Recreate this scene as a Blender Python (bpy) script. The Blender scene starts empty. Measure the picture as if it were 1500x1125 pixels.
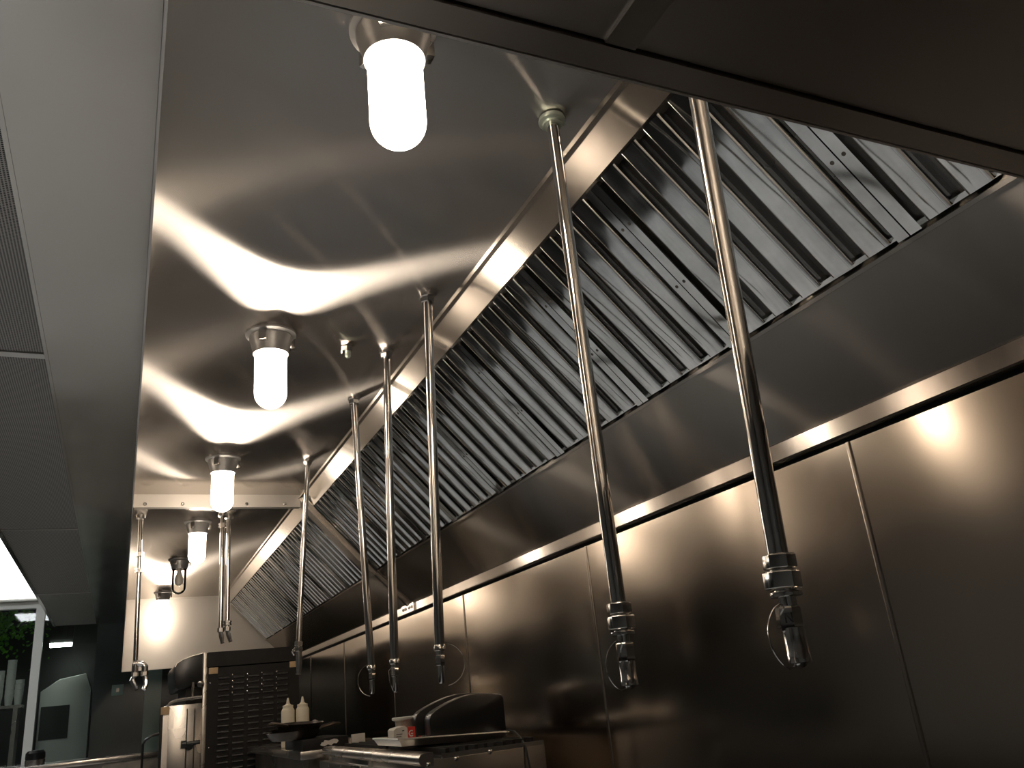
import bpy, bmesh, math, random
from mathutils import Vector, Matrix
random.seed(7)
C = bpy.context.scene
COL = C.collection
Z0 = 1.5          # eye height; shapes below are measured from the eye, the floor is 1.5 m under it
PI = math.pi

# ------------------------------------------------------------------ materials
def new_mat(name):
    m = bpy.data.materials.new(name); m.use_nodes = True
    nt = m.node_tree
    return m, nt, nt.nodes['Principled BSDF']

def steel(name, col=(0.60, 0.575, 0.54), rough=0.2, aniso=0.0, tan=None, wave=0.0, wscale=1.2,
          grain=None, gb=0.0, rvar=0.06, stain=0.0, smear=None, brushed=None):
    m, nt, b = new_mat(name)
    N, L = nt.nodes, nt.links
    b.inputs['Metallic'].default_value = 1.0
    b.inputs['Base Color'].default_value = (*col, 1)
    tc = N.new('ShaderNodeTexCoord')
    # slow roughness variation: handling, wiping, grease
    nz = N.new('ShaderNodeTexNoise'); nz.inputs['Scale'].default_value = 2.3; nz.inputs['Detail'].default_value = 2
    if smear:
        mp = N.new('ShaderNodeMapping'); mp.inputs['Scale'].default_value = smear
        L.new(tc.outputs['Object'], mp.inputs['Vector']); L.new(mp.outputs[0], nz.inputs['Vector'])
    else:
        L.new(tc.outputs['Object'], nz.inputs['Vector'])
    mr = N.new('ShaderNodeMapRange')
    mr.interpolation_type = 'SMOOTHSTEP'
    mr.inputs['From Min'].default_value = 0.2; mr.inputs['From Max'].default_value = 0.8
    mr.inputs['To Min'].default_value = max(0.02, rough - rvar); mr.inputs['To Max'].default_value = rough + rvar
    L.new(nz.outputs['Fac'], mr.inputs['Value']); L.new(mr.outputs[0], b.inputs['Roughness'])
    if aniso:
        b.inputs['Anisotropic'].default_value = aniso
        cx = N.new('ShaderNodeCombineXYZ')
        for i in range(3): cx.inputs[i].default_value = tan[i]
        L.new(cx.outputs[0], b.inputs['Tangent'])
    prev = None
    if wave:
        wz = N.new('ShaderNodeTexNoise'); wz.inputs['Scale'].default_value = wscale; wz.inputs['Detail'].default_value = 1.0
        L.new(tc.outputs['Object'], wz.inputs['Vector'])
        bp = N.new('ShaderNodeBump'); bp.inputs['Strength'].default_value = 1.0; bp.inputs['Distance'].default_value = wave
        L.new(wz.outputs['Fac'], bp.inputs['Height']); prev = bp
    if grain:
        mp = N.new('ShaderNodeMapping'); mp.inputs['Scale'].default_value = grain
        gz = N.new('ShaderNodeTexNoise'); gz.inputs['Scale'].default_value = 1.0; gz.inputs['Detail'].default_value = 3
        L.new(tc.outputs['Object'], mp.inputs['Vector']); L.new(mp.outputs[0], gz.inputs['Vector'])
        if gb:
            bp2 = N.new('ShaderNodeBump'); bp2.inputs['Strength'].default_value = 1.0; bp2.inputs['Distance'].default_value = gb
            L.new(gz.outputs['Fac'], bp2.inputs['Height'])
            if prev: L.new(prev.outputs[0], bp2.inputs['Normal'])
            prev = bp2
    if prev: L.new(prev.outputs[0], b.inputs['Normal'])
    if brushed:     # strongly brushed sheet: grain runs along Y, highlights spread across it
        g = N.new('ShaderNodeBsdfAnisotropic'); g.inputs['Color'].default_value = (*col, 1)
        L.new(mr.outputs[0], g.inputs['Roughness']); g.inputs['Anisotropy'].default_value = brushed
        cy = N.new('ShaderNodeCombineXYZ'); cy.inputs[1].default_value = 1.0
        L.new(cy.outputs[0], g.inputs['Tangent'])
        if prev: L.new(prev.outputs[0], g.inputs['Normal'])
        L.new(g.outputs[0], nt.nodes['Material Output'].inputs['Surface'])
    if stain:
        sz = N.new('ShaderNodeTexNoise'); sz.inputs['Scale'].default_value = 5; sz.inputs['Detail'].default_value = 8; sz.inputs['Roughness'].default_value = 0.65
        L.new(tc.outputs['Object'], sz.inputs['Vector'])
        cr = N.new('ShaderNodeValToRGB')
        cr.color_ramp.elements[0].position = 0.35; cr.color_ramp.elements[0].color = (*[c*(1-stain) for c in col], 1)
        cr.color_ramp.elements[1].position = 0.6; cr.color_ramp.elements[1].color = (*col, 1)
        L.new(sz.outputs['Fac'], cr.inputs['Fac']); L.new(cr.outputs['Color'], b.inputs['Base Color'])
    return m

def plain(name, col, rough=0.5, metal=0.0, var=0.0, scale=20, bump=0.0, spec=0.5):
    m, nt, b = new_mat(name); N, L = nt.nodes, nt.links
    b.inputs['Roughness'].default_value = rough; b.inputs['Metallic'].default_value = metal
    b.inputs['Base Color'].default_value = (*col, 1); b.inputs['Specular IOR Level'].default_value = spec
    tc = N.new('ShaderNodeTexCoord')
    nz = N.new('ShaderNodeTexNoise'); nz.inputs['Scale'].default_value = scale; nz.inputs['Detail'].default_value = 5
    L.new(tc.outputs['Object'], nz.inputs['Vector'])
    cr = N.new('ShaderNodeValToRGB')
    cr.color_ramp.elements[0].color = (*[c*(1-var) for c in col], 1); cr.color_ramp.elements[1].color = (*[min(1, c*(1+var)) for c in col], 1)
    cr.color_ramp.elements[0].position = 0.3; cr.color_ramp.elements[1].position = 0.7
    L.new(nz.outputs['Fac'], cr.inputs['Fac']); L.new(cr.outputs['Color'], b.inputs['Base Color'])
    if bump:
        bp = N.new('ShaderNodeBump'); bp.inputs['Strength'].default_value = 0.5; bp.inputs['Distance'].default_value = bump
        L.new(nz.outputs['Fac'], bp.inputs['Height']); L.new(bp.outputs[0], b.inputs['Normal'])
    return m

def emit(name, col, s):
    m, nt, b = new_mat(name)
    b.inputs['Base Color'].default_value = (*col, 1)
    b.inputs['Emission Color'].default_value = (*col, 1); b.inputs['Emission Strength'].default_value = s
    b.inputs['Roughness'].default_value = 0.4
    return m

def glass(name, col=(1, 1, 1), rough=0.02, ior=1.45):
    # thin sheet glass: clear through, mirror-like by Fresnel
    m, nt, b = new_mat(name); N, L = nt.nodes, nt.links
    tr = N.new('ShaderNodeBsdfTransparent'); tr.inputs[0].default_value = (*col, 1)
    gl = N.new('ShaderNodeBsdfGlossy'); gl.inputs['Roughness'].default_value = rough
    fr = N.new('ShaderNodeFresnel'); fr.inputs['IOR'].default_value = ior
    mx = N.new('ShaderNodeMixShader')
    L.new(fr.outputs[0], mx.inputs[0]); L.new(tr.outputs[0], mx.inputs[1]); L.new(gl.outputs[0], mx.inputs[2])
    L.new(mx.outputs[0], nt.nodes['Material Output'].inputs['Surface'])
    return m

S_SLOPE = (0.68, 0, -0.73)
WARM = (0.60, 0.555, 0.505)
M = {}
M['top'] = steel('hood_top_steel', (0.60, 0.57, 0.54), 0.24, 0.0, None, 0.003, 0.7, rvar=0.0, brushed=0.84)
M['chan'] = steel('channel_steel', (0.52, 0.48, 0.435), 0.23, 0.95, S_SLOPE, 0.002, 0.8, rvar=0.02)
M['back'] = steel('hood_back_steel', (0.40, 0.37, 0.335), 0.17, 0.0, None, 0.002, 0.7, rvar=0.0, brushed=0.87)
M['front'] = steel('hood_front_steel', (0.58, 0.555, 0.53), 0.30, 0.8, (0, 0, 1), 0.004, 0.8, rvar=0.03)
M['end'] = steel('hood_end_steel', (0.64, 0.60, 0.55), 0.50, 0.35, (0, 0, 1), 0.004, 1.0, rvar=0.03)
M['trim'] = steel('trim_steel', (0.50, 0.455, 0.41), 0.20, 0.9, (0, 0, 1), 0.001, 1.0, rvar=0.02)
M['wall'] = steel('wall_sheet_steel', (0.58, 0.505, 0.43), 0.15, 0.35, (0, 0, 1), 0.008, 0.7, rvar=0.03)
M['bead'] = steel('seam_bead_steel', (0.40, 0.355, 0.31), 0.22)
M['filter'] = steel('filter_steel', (0.80, 0.80, 0.78), 0.09, 0.0, None, 0.003, 6.0, rvar=0.06, stain=0.30, smear=(2, 9, 2))
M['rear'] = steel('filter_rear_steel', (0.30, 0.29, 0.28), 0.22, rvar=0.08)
M['chrome'] = steel('polished_pipe_steel', (0.70, 0.68, 0.65), 0.09, rvar=0.03, wave=0.0006, wscale=7)
M['fitting'] = steel('chrome_fitting', (0.72, 0.70, 0.67), 0.16, rvar=0.05)
M['cast'] = plain('cast_lamp_metal', (0.34, 0.335, 0.325), 0.45, 0.7, 0.1, 30)
M['psp'] = steel('plenum_steel', (0.54, 0.51, 0.475), 0.16, 0.3, (1, 0, 0), 0.012, 1.0, rvar=0.03)
M['soffit'] = steel('soffit_steel', (0.46, 0.41, 0.36), 0.33, 0.4, (1, 0, 0), 0.004, 1.0)
M['seamstrip'] = steel('soffit_strip_steel', (0.52, 0.49, 0.45), 0.3)
M['steel'] = steel('equipment_steel', (0.60, 0.56, 0.51), 0.24, rvar=0.08, wave=0.001, wscale=3)
M['steeldark'] = steel('worn_equipment_steel', (0.36, 0.335, 0.30), 0.3, rvar=0.08, stain=0.3)
M['alu'] = steel('sheet_pan_aluminium', (0.72, 0.70, 0.66), 0.33, rvar=0.08)
M['black'] = plain('black_plastic', (0.012, 0.012, 0.012), 0.28, 0, 0.1, 30)
M['enamel'] = plain('charcoal_enamel', (0.018, 0.0165, 0.0155), 0.5, 0, 0.12, 14, spec=0.2)
M['louvre'] = plain('louvre_enamel', (0.02, 0.0185, 0.017), 0.38, 0, 0.1, 14)
M['iron'] = plain('seasoned_pan_iron', (0.07, 0.058, 0.048), 0.28, 0.6, 0.3, 25)
M['grate'] = plain('grate_iron', (0.012, 0.011, 0.010), 0.6, 0.3, 0.3, 30)
M['rubber'] = plain('rubber', (0.02, 0.02, 0.02), 0.6)
M['cream'] = plain('squeeze_bottle_plastic', (0.76, 0.69, 0.54), 0.4, 0, 0.05, 10)
M['white'] = plain('white_card', (0.72, 0.68, 0.62), 0.55)
M['red'] = plain('red_card', (0.62, 0.045, 0.03), 0.5)
M['ink'] = plain('dark_ink', (0.05, 0.045, 0.04), 0.6)
M['tan'] = plain('tan_plastic', (0.50, 0.34, 0.18), 0.5, 0, 0.1, 10)
M['deli'] = plain('translucent_tub_plastic', (0.42, 0.38, 0.32), 0.35)
M['brass'] = plain('verdigris_collar', (0.42, 0.47, 0.40), 0.4, 0.8, 0.2, 40)
M['frame'] = plain('white_frame_paint', (0.80, 0.80, 0.74), 0.45)
M['floor'] = plain('floor_tile', (0.57, 0.565, 0.55), 0.35, 0, 0.12, 1.6)
M['roomwall'] = plain('room_wall_paint', (0.22, 0.205, 0.185), 0.55, 0, 0.05, 3)
M['ceil'] = plain('room_ceiling_tile', (0.45, 0.45, 0.44), 0.8, 0, 0.05, 9)
M['darkwall'] = plain('dark_green_wall', (0.018, 0.024, 0.021), 0.3, 0, 0.2, 4)
M['column'] = plain('grey_green_column', (0.12, 0.17, 0.15), 0.3, 0, 0.1, 6)
M['leaf'] = plain('leaf_green', (0.16, 0.50, 0.04), 0.5, 0, 0.5, 12)
M['pot'] = plain('dark_pot', (0.02, 0.02, 0.018), 0.6)
M['cup'] = plain('paper_cup', (0.6, 0.62, 0.58), 0.6)
M['glass'] = glass('window_glass', (0.95, 0.97, 0.95))
M['clearglass'] = glass('lamp_glass', (0.98, 0.97, 0.95))
M['lamp'] = emit('lit_frosted_globe', (1.0, 0.85, 0.69), 36)
M['bulb'] = plain('bulb_frosted', (0.75, 0.72, 0.66), 0.4)
M['tube'] = emit('tube_light', (0.90, 1.0, 0.93), 25.0)
M['panel'] = emit('cool_light_panel', (1.0, 0.985, 0.95), 3.0)
M['troffer'] = emit('cool_troffer', (0.93, 0.965, 1.0), 15)

def perforated():
    m, nt, b = new_mat('perforated_plenum_steel'); N, L = nt.nodes, nt.links
    b.inputs['Metallic'].default_value = 1.0; b.inputs['Roughness'].default_value = 0.42
    tc = N.new('ShaderNodeTexCoord'); mp = N.new('ShaderNodeMapping')
    mp.inputs['Scale'].default_value = (170, 170, 1)
    L.new(tc.outputs['Object'], mp.inputs['Vector'])
    fr = N.new('ShaderNodeVectorMath'); fr.operation = 'FRACTION'; L.new(mp.outputs[0], fr.inputs[0])
    su = N.new('ShaderNodeVectorMath'); su.operation = 'SUBTRACT'; su.inputs[1].default_value = (0.5, 0.5, 0); L.new(fr.outputs[0], su.inputs[0])
    sp = N.new('ShaderNodeSeparateXYZ'); L.new(su.outputs[0], sp.inputs[0])
    cb = N.new('ShaderNodeCombineXYZ'); L.new(sp.outputs[0], cb.inputs[0]); L.new(sp.outputs[1], cb.inputs[1])
    ln = N.new('ShaderNodeVectorMath'); ln.operation = 'LENGTH'; L.new(cb.outputs[0], ln.inputs[0])
    cr = N.new('ShaderNodeValToRGB')
    cr.color_ramp.elements[0].position = 0.30; cr.color_ramp.elements[0].color = (0.03, 0.03, 0.03, 1)
    cr.color_ramp.elements[1].position = 0.36; cr.color_ramp.elements[1].color = (0.42, 0.40, 0.38, 1)
    L.new(ln.outputs['Value'], cr.inputs['Fac']); L.new(cr.outputs[0], b.inputs['Base Color'])
    return m
M['perf'] = perforated()

# ------------------------------------------------------------------ mesh helpers
def box(bm, x0, x1, y0, y1, z0, z1, mat4=None):
    v = [bm.verts.new((x, y, z)) for x in (x0, x1) for y in (y0, y1) for z in (z0, z1)]
    if mat4 is not None:
        for q in v: q.co = mat4 @ q.co
    for f in ((0, 1, 3, 2), (4, 6, 7, 5), (0, 4, 5, 1), (2, 3, 7, 6), (0, 2, 6, 4), (1, 5, 7, 3)):
        bm.faces.new([v[i] for i in f])
    return bm

def prism(bm, prof, axis, a, b, mat4=None):
    """closed outline extruded along an axis: 'y' -> outline in (x,z); 'x' -> (y,z); 'z' -> (x,y)"""
    def mk(p, t):
        if axis == 'y': return Vector((p[0], t, p[1]))
        if axis == 'x': return Vector((t, p[0], p[1]))
        return Vector((p[0], p[1], t))
    A = [bm.verts.new(mk(p, a) if mat4 is None else mat4 @ mk(p, a)) for p in prof]
    B = [bm.verts.new(mk(p, b) if mat4 is None else mat4 @ mk(p, b)) for p in prof]
    n = len(prof)
    for i in range(n): bm.faces.new((A[i], A[(i+1) % n], B[(i+1) % n], B[i]))
    bm.faces.new(A[::-1]); bm.faces.new(B)
    return bm

def thick(line, t):
    """open polyline in 2-D -> closed outline of thickness t (offset to the left of travel)"""
    out = []
    n = len(line)
    for i, p in enumerate(line):
        d0 = Vector(line[i]) - Vector(line[i-1]) if i > 0 else None
        d1 = Vector(line[i+1]) - Vector(line[i]) if i < n-1 else None
        ds = [Vector((-d.y, d.x)).normalized() for d in (d0, d1) if d is not None]
        nn = ds[0] if len(ds) == 1 else (ds[0]+ds[1]).normalized() / max(0.5, math.cos(ds[0].angle(ds[1])/2) if ds[0].length and ds[1].length else 1)
        out.append((p[0]+nn.x*t, p[1]+nn.y*t))
    return list(line) + out[::-1]

def lathe(bm, prof, c=(0, 0, 0), seg=28, axis=None):
    """prof: list of (r, z); around +Z through c, or along the given direction"""
    q = Matrix.Identity(3)
    if axis is not None: q = Vector((0, 0, 1)).rotation_difference(Vector(axis)).to_matrix()
    rings = []
    for r, z in prof:
        if r < 1e-6: rings.append([bm.verts.new(q @ Vector((0, 0, z)) + Vector(c))])
        else: rings.append([bm.verts.new(q @ Vector((r*math.cos(2*PI*k/seg), r*math.sin(2*PI*k/seg), z)) + Vector(c)) for k in range(seg)])
    for A, B in zip(rings, rings[1:]):
        for k in range(seg):
            a, b = A[k % len(A)], A[(k+1) % len(A)]; c2, d = B[(k+1) % len(B)], B[k % len(B)]
            vs = []
            for w in (a, b, c2, d):
                if w not in vs: vs.append(w)
            if len(vs) > 2: bm.faces.new(vs)
    for R_ in (rings[0], rings[-1]):
        if len(R_) > 2: bm.faces.new(R_)
    return bm

def tube(bm, pts, r, seg=12, caps=True):
    pts = [Vector(p) for p in pts]; rings = []
    up = None
    for i, p in enumerate(pts):
        d = (pts[min(i+1, len(pts)-1)] - pts[max(i-1, 0)]).normalized()
        if up is None:
            up = d.orthogonal().normalized()
        up = (up - d*up.dot(d)).normalized(); s = d.cross(up)
        rr = r[i] if isinstance(r, (list, tuple)) else r
        rings.append([bm.verts.new(p + rr*(up*math.cos(2*PI*k/seg) + s*math.sin(2*PI*k/seg))) for k in range(seg)])
    for A, B in zip(rings, rings[1:]):
        for k in range(seg): bm.faces.new((A[k], A[(k+1) % seg], B[(k+1) % seg], B[k]))
    if caps: bm.faces.new(rings[0][::-1]); bm.faces.new(rings[-1])
    return bm

def BM(): return bmesh.new()
def origin(o):
    v = Vector((0, 0, 0))
    while o is not None: v += o.location; o = o.parent
    return v

def obj(name, bm, mat, parent=None, bevel=0.0, at=None, smooth=35):
    """link a bmesh as ONE object; its coordinates are eye-relative and turned local to the parent"""
    bmesh.ops.recalc_face_normals(bm, faces=bm.faces)
    if bevel:
        bmesh.ops.bevel(bm, geom=[e for e in bm.edges if len(e.link_faces) == 2 and e.calc_face_angle(0) > 0.5], offset=bevel, segments=2, affect='EDGES', profile=0.6, clamp_overlap=True)
    me = bpy.data.meshes.new(name)
    if parent is not None: off = origin(parent)
    else:
        if at is None:
            cs = [v.co for v in bm.verts]
            at = (sum(c.x for c in cs)/len(cs), sum(c.y for c in cs)/len(cs), min(c.z for c in cs))
        off = Vector(at) + Vector((0, 0, Z0))
    for v in bm.verts: v.co = v.co + Vector((0, 0, Z0)) - off
    bm.to_mesh(me); bm.free()
    me.materials.append(mat if not isinstance(mat, str) else M[mat])
    me.shade_smooth(); me.set_sharp_from_angle(angle=math.radians(smooth))
    o = bpy.data.objects.new(name, me); COL.objects.link(o)
    if parent is not None: o.parent = parent
    else: o.location = off
    return o

def tag(o, label=None, cat=None, group=None, kind=None):
    if label: o['label'] = label
    if cat: o['category'] = cat
    if group: o['group'] = group
    if kind: o['kind'] = kind
    return o
def thing(name, at, label, cat, group=None):
    o = bpy.data.objects.new(name, None); COL.objects.link(o)
    o.location = Vector(at) + Vector((0, 0, Z0)); o.empty_display_size = 0.05
    return tag(o, label, cat, group)
def struct(name, bm, mat, label=None, cat='room', **k):
    o = obj(name, bm, mat, **k); o['kind'] = 'structure'
    if label: o['label'] = label
    o['category'] = cat
    return o
def dup(root, loc, label, group=None):
    r = root.copy(); COL.objects.link(r); r.location = Vector(loc) + Vector((0, 0, Z0)); r['label'] = label
    if group: r['group'] = group
    for ch in list(root.children):
        c = ch.copy(); COL.objects.link(c); c.parent = r
        for g in list(ch.children):
            d = g.copy(); COL.objects.link(d); d.parent = c
    return r

# ------------------------------------------------------------------ camera (29 mm, tilted up and slightly rolled)
cam = bpy.data.cameras.new('camera'); co = bpy.data.objects.new('camera', cam); COL.objects.link(co)
cam.sensor_width = 36; cam.lens = 1208.71/1500*36; cam.clip_start = 0.02; cam.clip_end = 100
vy = Vector((172-750, 1073-562.5, 1208.71)).normalized(); vx = Vector((3430-750, 735-562.5, 1208.71)).normalized()
vx = (vx - vy*vx.dot(vy)).normalized(); vz = vx.cross(vy)
if vz.y > 0: vz = -vz
R3 = Matrix((vx, vy, vz))            # rows: world axes seen from the camera
cr_, cu_, cf_ = R3.col[0], -R3.col[1], -R3.col[2]
mw = Matrix((cr_, cu_, cf_)).transposed().to_4x4(); mw.translation = (0, 0, Z0)
co.matrix_world = mw
C.camera = co

# ------------------------------------------------------------------ the setting
ZC = 1.13; ZL = 0.50; YN = 0.486; YJ = 4.55; YE = 8.54; FZ = -1.5; RC = 2.30; YW = 9.5
struct('floor', box(BM(), -6.2, 1.6, -4, 12.8, FZ-0.1, FZ), 'floor', 'pale grey tiled kitchen floor', 'floor')
struct('ceiling', box(BM(), -6.2, 1.6, -4, 12.8, RC, RC+0.1), 'ceil', 'grey room ceiling above the hood', 'ceiling')
struct('wall_left', box(BM(), -6.3, -6.2, -4, 12.8, FZ, RC), 'roomwall', 'plain grey wall across the kitchen', 'wall')
struct('wall_near', box(BM(), -6.2, 1.6, -4.1, -4, FZ, RC), 'roomwall', 'plain grey wall behind the viewer', 'wall')
wr = struct('wall_right', box(BM(), 1.475, 1.6, -4, YW, FZ, RC), 'darkwall', 'kitchen wall clad in steel sheets under the hood', 'wall')  # wall coloured dark so the gap under the trim reads as shade
seams = [-2.36, -1.14, 0.085, 1.31, 2.546, 3.765, 4.985, 6.22, 7.44, 8.66, YW]
for a, b_ in zip(seams, seams[1:]):
    bm = BM(); box(bm, 1.460, 1.475, a+0.0015, b_-0.0015, FZ, 0.451)
    obj('steel_panel', bm, 'wall', wr)
for i, s in enumerate(seams[2:-1]):
    bm = BM(); prism(bm, [(1.460, s-0.0065), (1.457, s-0.005), (1.4555, s), (1.457, s+0.005), (1.460, s+0.0065)], 'z', FZ, 0.451)
    struct('trim_%d' % (i+1), bm, 'bead', 'upright steel joint strip between wall sheets', 'trim')
# far wall: solid right part with a column, window to the left
bm = BM(); box(bm, -0.24, 1.475, YW, YW+0.12, FZ, RC); struct('wall_far', bm, 'darkwall', 'dark green-black wall at the far end', 'wall')
bm = BM(); box(bm, -6.2, -0.24, YW, YW+0.12, FZ, -0.26); struct('wall_far_low', bm, 'darkwall', 'dark wall below the far window', 'wall')
bm = BM(); box(bm, -6.2, -0.24, YW, YW+0.12, 1.275, RC); struct('wall_far_high', bm, 'roomwall', 'wall above the far window', 'wall')
bm = BM(); box(bm, 0.22, 0.375, YW-0.05, YW, FZ, 1.4); struct('trim_20', bm, 'column', 'grey-green upright on the far wall', 'trim')
bm = BM(); box(bm, -6.2, 1.6, 12.7, 12.8, FZ, RC); struct('wall_beyond', bm, 'darkwall', 'dark wall of the space beyond the window', 'wall')
def window(n, x0, x1, label):
    bm = BM()
    box(bm, x0, x1, YW-0.02, YW+0.08, 1.215, 1.275); box(bm, x0, x1, YW-0.02, YW+0.08, -0.26, -0.20)
    box(bm, x0, x0+0.04, YW-0.02, YW+0.08, -0.20, 1.215); box(bm, x1-0.04, x1, YW-0.02, YW+0.08, -0.20, 1.215)
    w = struct('window_%d' % n, bm, 'frame', label, 'window')
    g = BM(); box(g, x0+0.04, x1-0.04, YW+0.03, YW+0.036, -0.20, 1.215)
    obj('window_pane', g, 'glass', w)
window(1, -2.6, -0.752, 'dark far window left of the white post')
bm = BM()
box(bm, -0.752, -0.24, YW-0.02, YW+0.08, 1.235, 1.275); box(bm, -0.752, -0.24, YW-0.02, YW+0.08, -0.26, -0.20)
box(bm, -0.752, -0.715, YW-0.02, YW+0.08, -0.20, 1.235)
w2 = struct('window_2', bm, 'frame', 'dark far window right of the white post', 'window')
bm = BM(); box(bm, -0.715, -0.24, YW+0.03, YW+0.036, -0.20, 1.235); obj('window_pane', bm, 'glass', w2)

# ------------------------------------------------------------------ exhaust hoods
def hood(y0, y1, label, near):
    h = thing('exhaust_hood', (0.0, y0, ZL), label, 'range hood', 'exhaust hood sections')
    bm = BM(); box(bm, 0.003, 1.44, y0, y1, ZC, ZC+0.012); obj('top_panel', bm, 'top', h)
    bm = BM(); box(bm, 0.0, 0.0025, y0, y1, ZL, ZC+0.012); obj('front_panel', bm, 'front', h)
    bm = BM(); prism(bm, thick([(0.842, ZC-0.001), (0.846, ZC-0.010), (0.862, ZC-0.008), (0.866, ZC-0.016), (0.903, 1.053), (0.925, 1.053)], 0.002), 'y', y0, y1)
    obj('filter_channel', bm, 'chan', h)
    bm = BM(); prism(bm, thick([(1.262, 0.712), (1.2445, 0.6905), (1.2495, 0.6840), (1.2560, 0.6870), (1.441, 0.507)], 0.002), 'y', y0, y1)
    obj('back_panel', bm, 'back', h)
    bm = BM(); prism(bm, [(1.437, 0.466), (1.437, 0.505), (1.443, 0.511), (1.462, 0.511), (1.462, 0.463), (1.441, 0.463)], 'y', y0, y1)
    obj('lower_trim', bm, 'trim', h)
    return h
h1 = hood(YN, YJ-0.004, 'nearer section of the long stainless steel exhaust hood, with four hanging lamps-lit metres', True)
h1['label'] = 'nearer section of the stainless steel exhaust hood, from the dark soffit to the cross beam'
h2 = hood(YJ+0.004, YE, 'farther section of the stainless steel exhaust hood, beyond the cross beam', False)
endp = [(0.0, ZL), (1.46, ZL), (1.46, ZC+0.012), (0.0, ZC+0.012)]
bm = BM(); prism(bm, endp, 'y', YN-0.003, YN); obj('end_panel', bm, 'end', h1)
bm = BM(); prism(bm, endp, 'y', YE, YE+0.003); ep = obj('end_panel', bm, 'end', h2)
bm = BM(); box(bm, 0.014, 0.10, YE-0.008, YE, ZL+0.002, ZC-0.001); obj('corner_flange', bm, 'end', ep)
bm = BM(); box(bm, 0.10, 0.84, YE-0.012, YE, ZC-0.012, ZC); obj('corner_flange', bm, 'end', ep)
# cross beam at the joint
bm = BM(); box(bm, 0.004, 0.846, YJ-0.004, YJ+0.004, 1.062, ZC); prism(bm, [(0.012, 1.062), (0.842, 1.062), (0.842, 1.058), (0.012, 1.058)], 'y', YJ-0.02, YJ+0.02)
cb_ = obj('cross_beam', bm, 'end', h1)
for x in (0.06, 0.24, 0.56, 0.76):
    bm = BM(); lathe(bm, [(0.009, 0), (0.009, 0.006), (0.005, 0.009), (0, 0.009)], (x, YJ-0.004, 1.078), 10, (0, -1, 0)); obj('bolt', bm, 'fitting', cb_)
def slope_strip(bm, p0, p1, y0, y1, h):
    d = (Vector(p1)-Vector(p0)).normalized(); n = Vector((d.y, -d.x))
    if n.x > 0: n = -n
    prism(bm, [p0, p1, (p1[0]+n.x*h, p1[1]+n.y*h), (p0[0]+n.x*h, p0[1]+n.y*h)], 'y', y0, y1)
bm = BM(); slope_strip(bm, (0.862, 1.098), (1.250, 0.684), 4.475, 4.672, 0.004); slope_strip(bm, (0.842, 1.118), (1.252, 0.682), 4.535, 4.575, 0.016)
obj('joint_cover', bm, 'chan', h1)
bm = BM(); slope_strip(bm, (1.252, 0.690), (1.437, 0.510), 4.50, 4.60, 0.003); slope_strip(bm, (1.252, 0.690), (1.437, 0.510), 4.538, 4.566, 0.014)
box(bm, 1.428, 1.437, 4.44, 4.66, 0.463, 0.508)
obj('joint_bracket', bm, 'chan', h1)
for y in (4.47, 4.52, 4.58, 4.63):
    bm = BM(); lathe(bm, [(0.008, 0), (0.008, 0.005), (0, 0.008)], (1.428, y, 0.487), 10, (-1, 0, 0)); obj('bracket_bolt', bm, 'fitting', h1)

# ------------------------------------------------------------------ baffle filters, one thing each
A0 = Vector((0.905, 1.050)); A1 = Vector((1.243, 0.690))
sd = (A1-A0).normalized(); sn = Vector((-sd.y, sd.x))     # slope direction, and the way into the filter
if sn.x < 0: sn = -sn
SL = (A1-A0).length
def fpoint(s, y, n):     # s down the slope, y along the hood, n depth behind the face
    p = A0 + sd*s + sn*n
    return Vector((p.x, y, p.y))
def fprism(bm, prof, s0, s1):     # outline in (y, n) extruded down the slope
    A = [bm.verts.new(fpoint(s0, y, n)) for y, n in prof]; B = [bm.verts.new(fpoint(s1, y, n)) for y, n in prof]
    k = len(prof)
    for i in range(k): bm.faces.new((A[i], A[(i+1) % k], B[(i+1) % k], B[i]))
    bm.faces.new(A[::-1]); bm.faces.new(B)
def arc(cx, cy, r, a0, a1, n=4):
    return [(cx+r*math.cos(a0+(a1-a0)*i/n), cy+r*math.sin(a0+(a1-a0)*i/n)) for i in range(n+1)]
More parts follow.
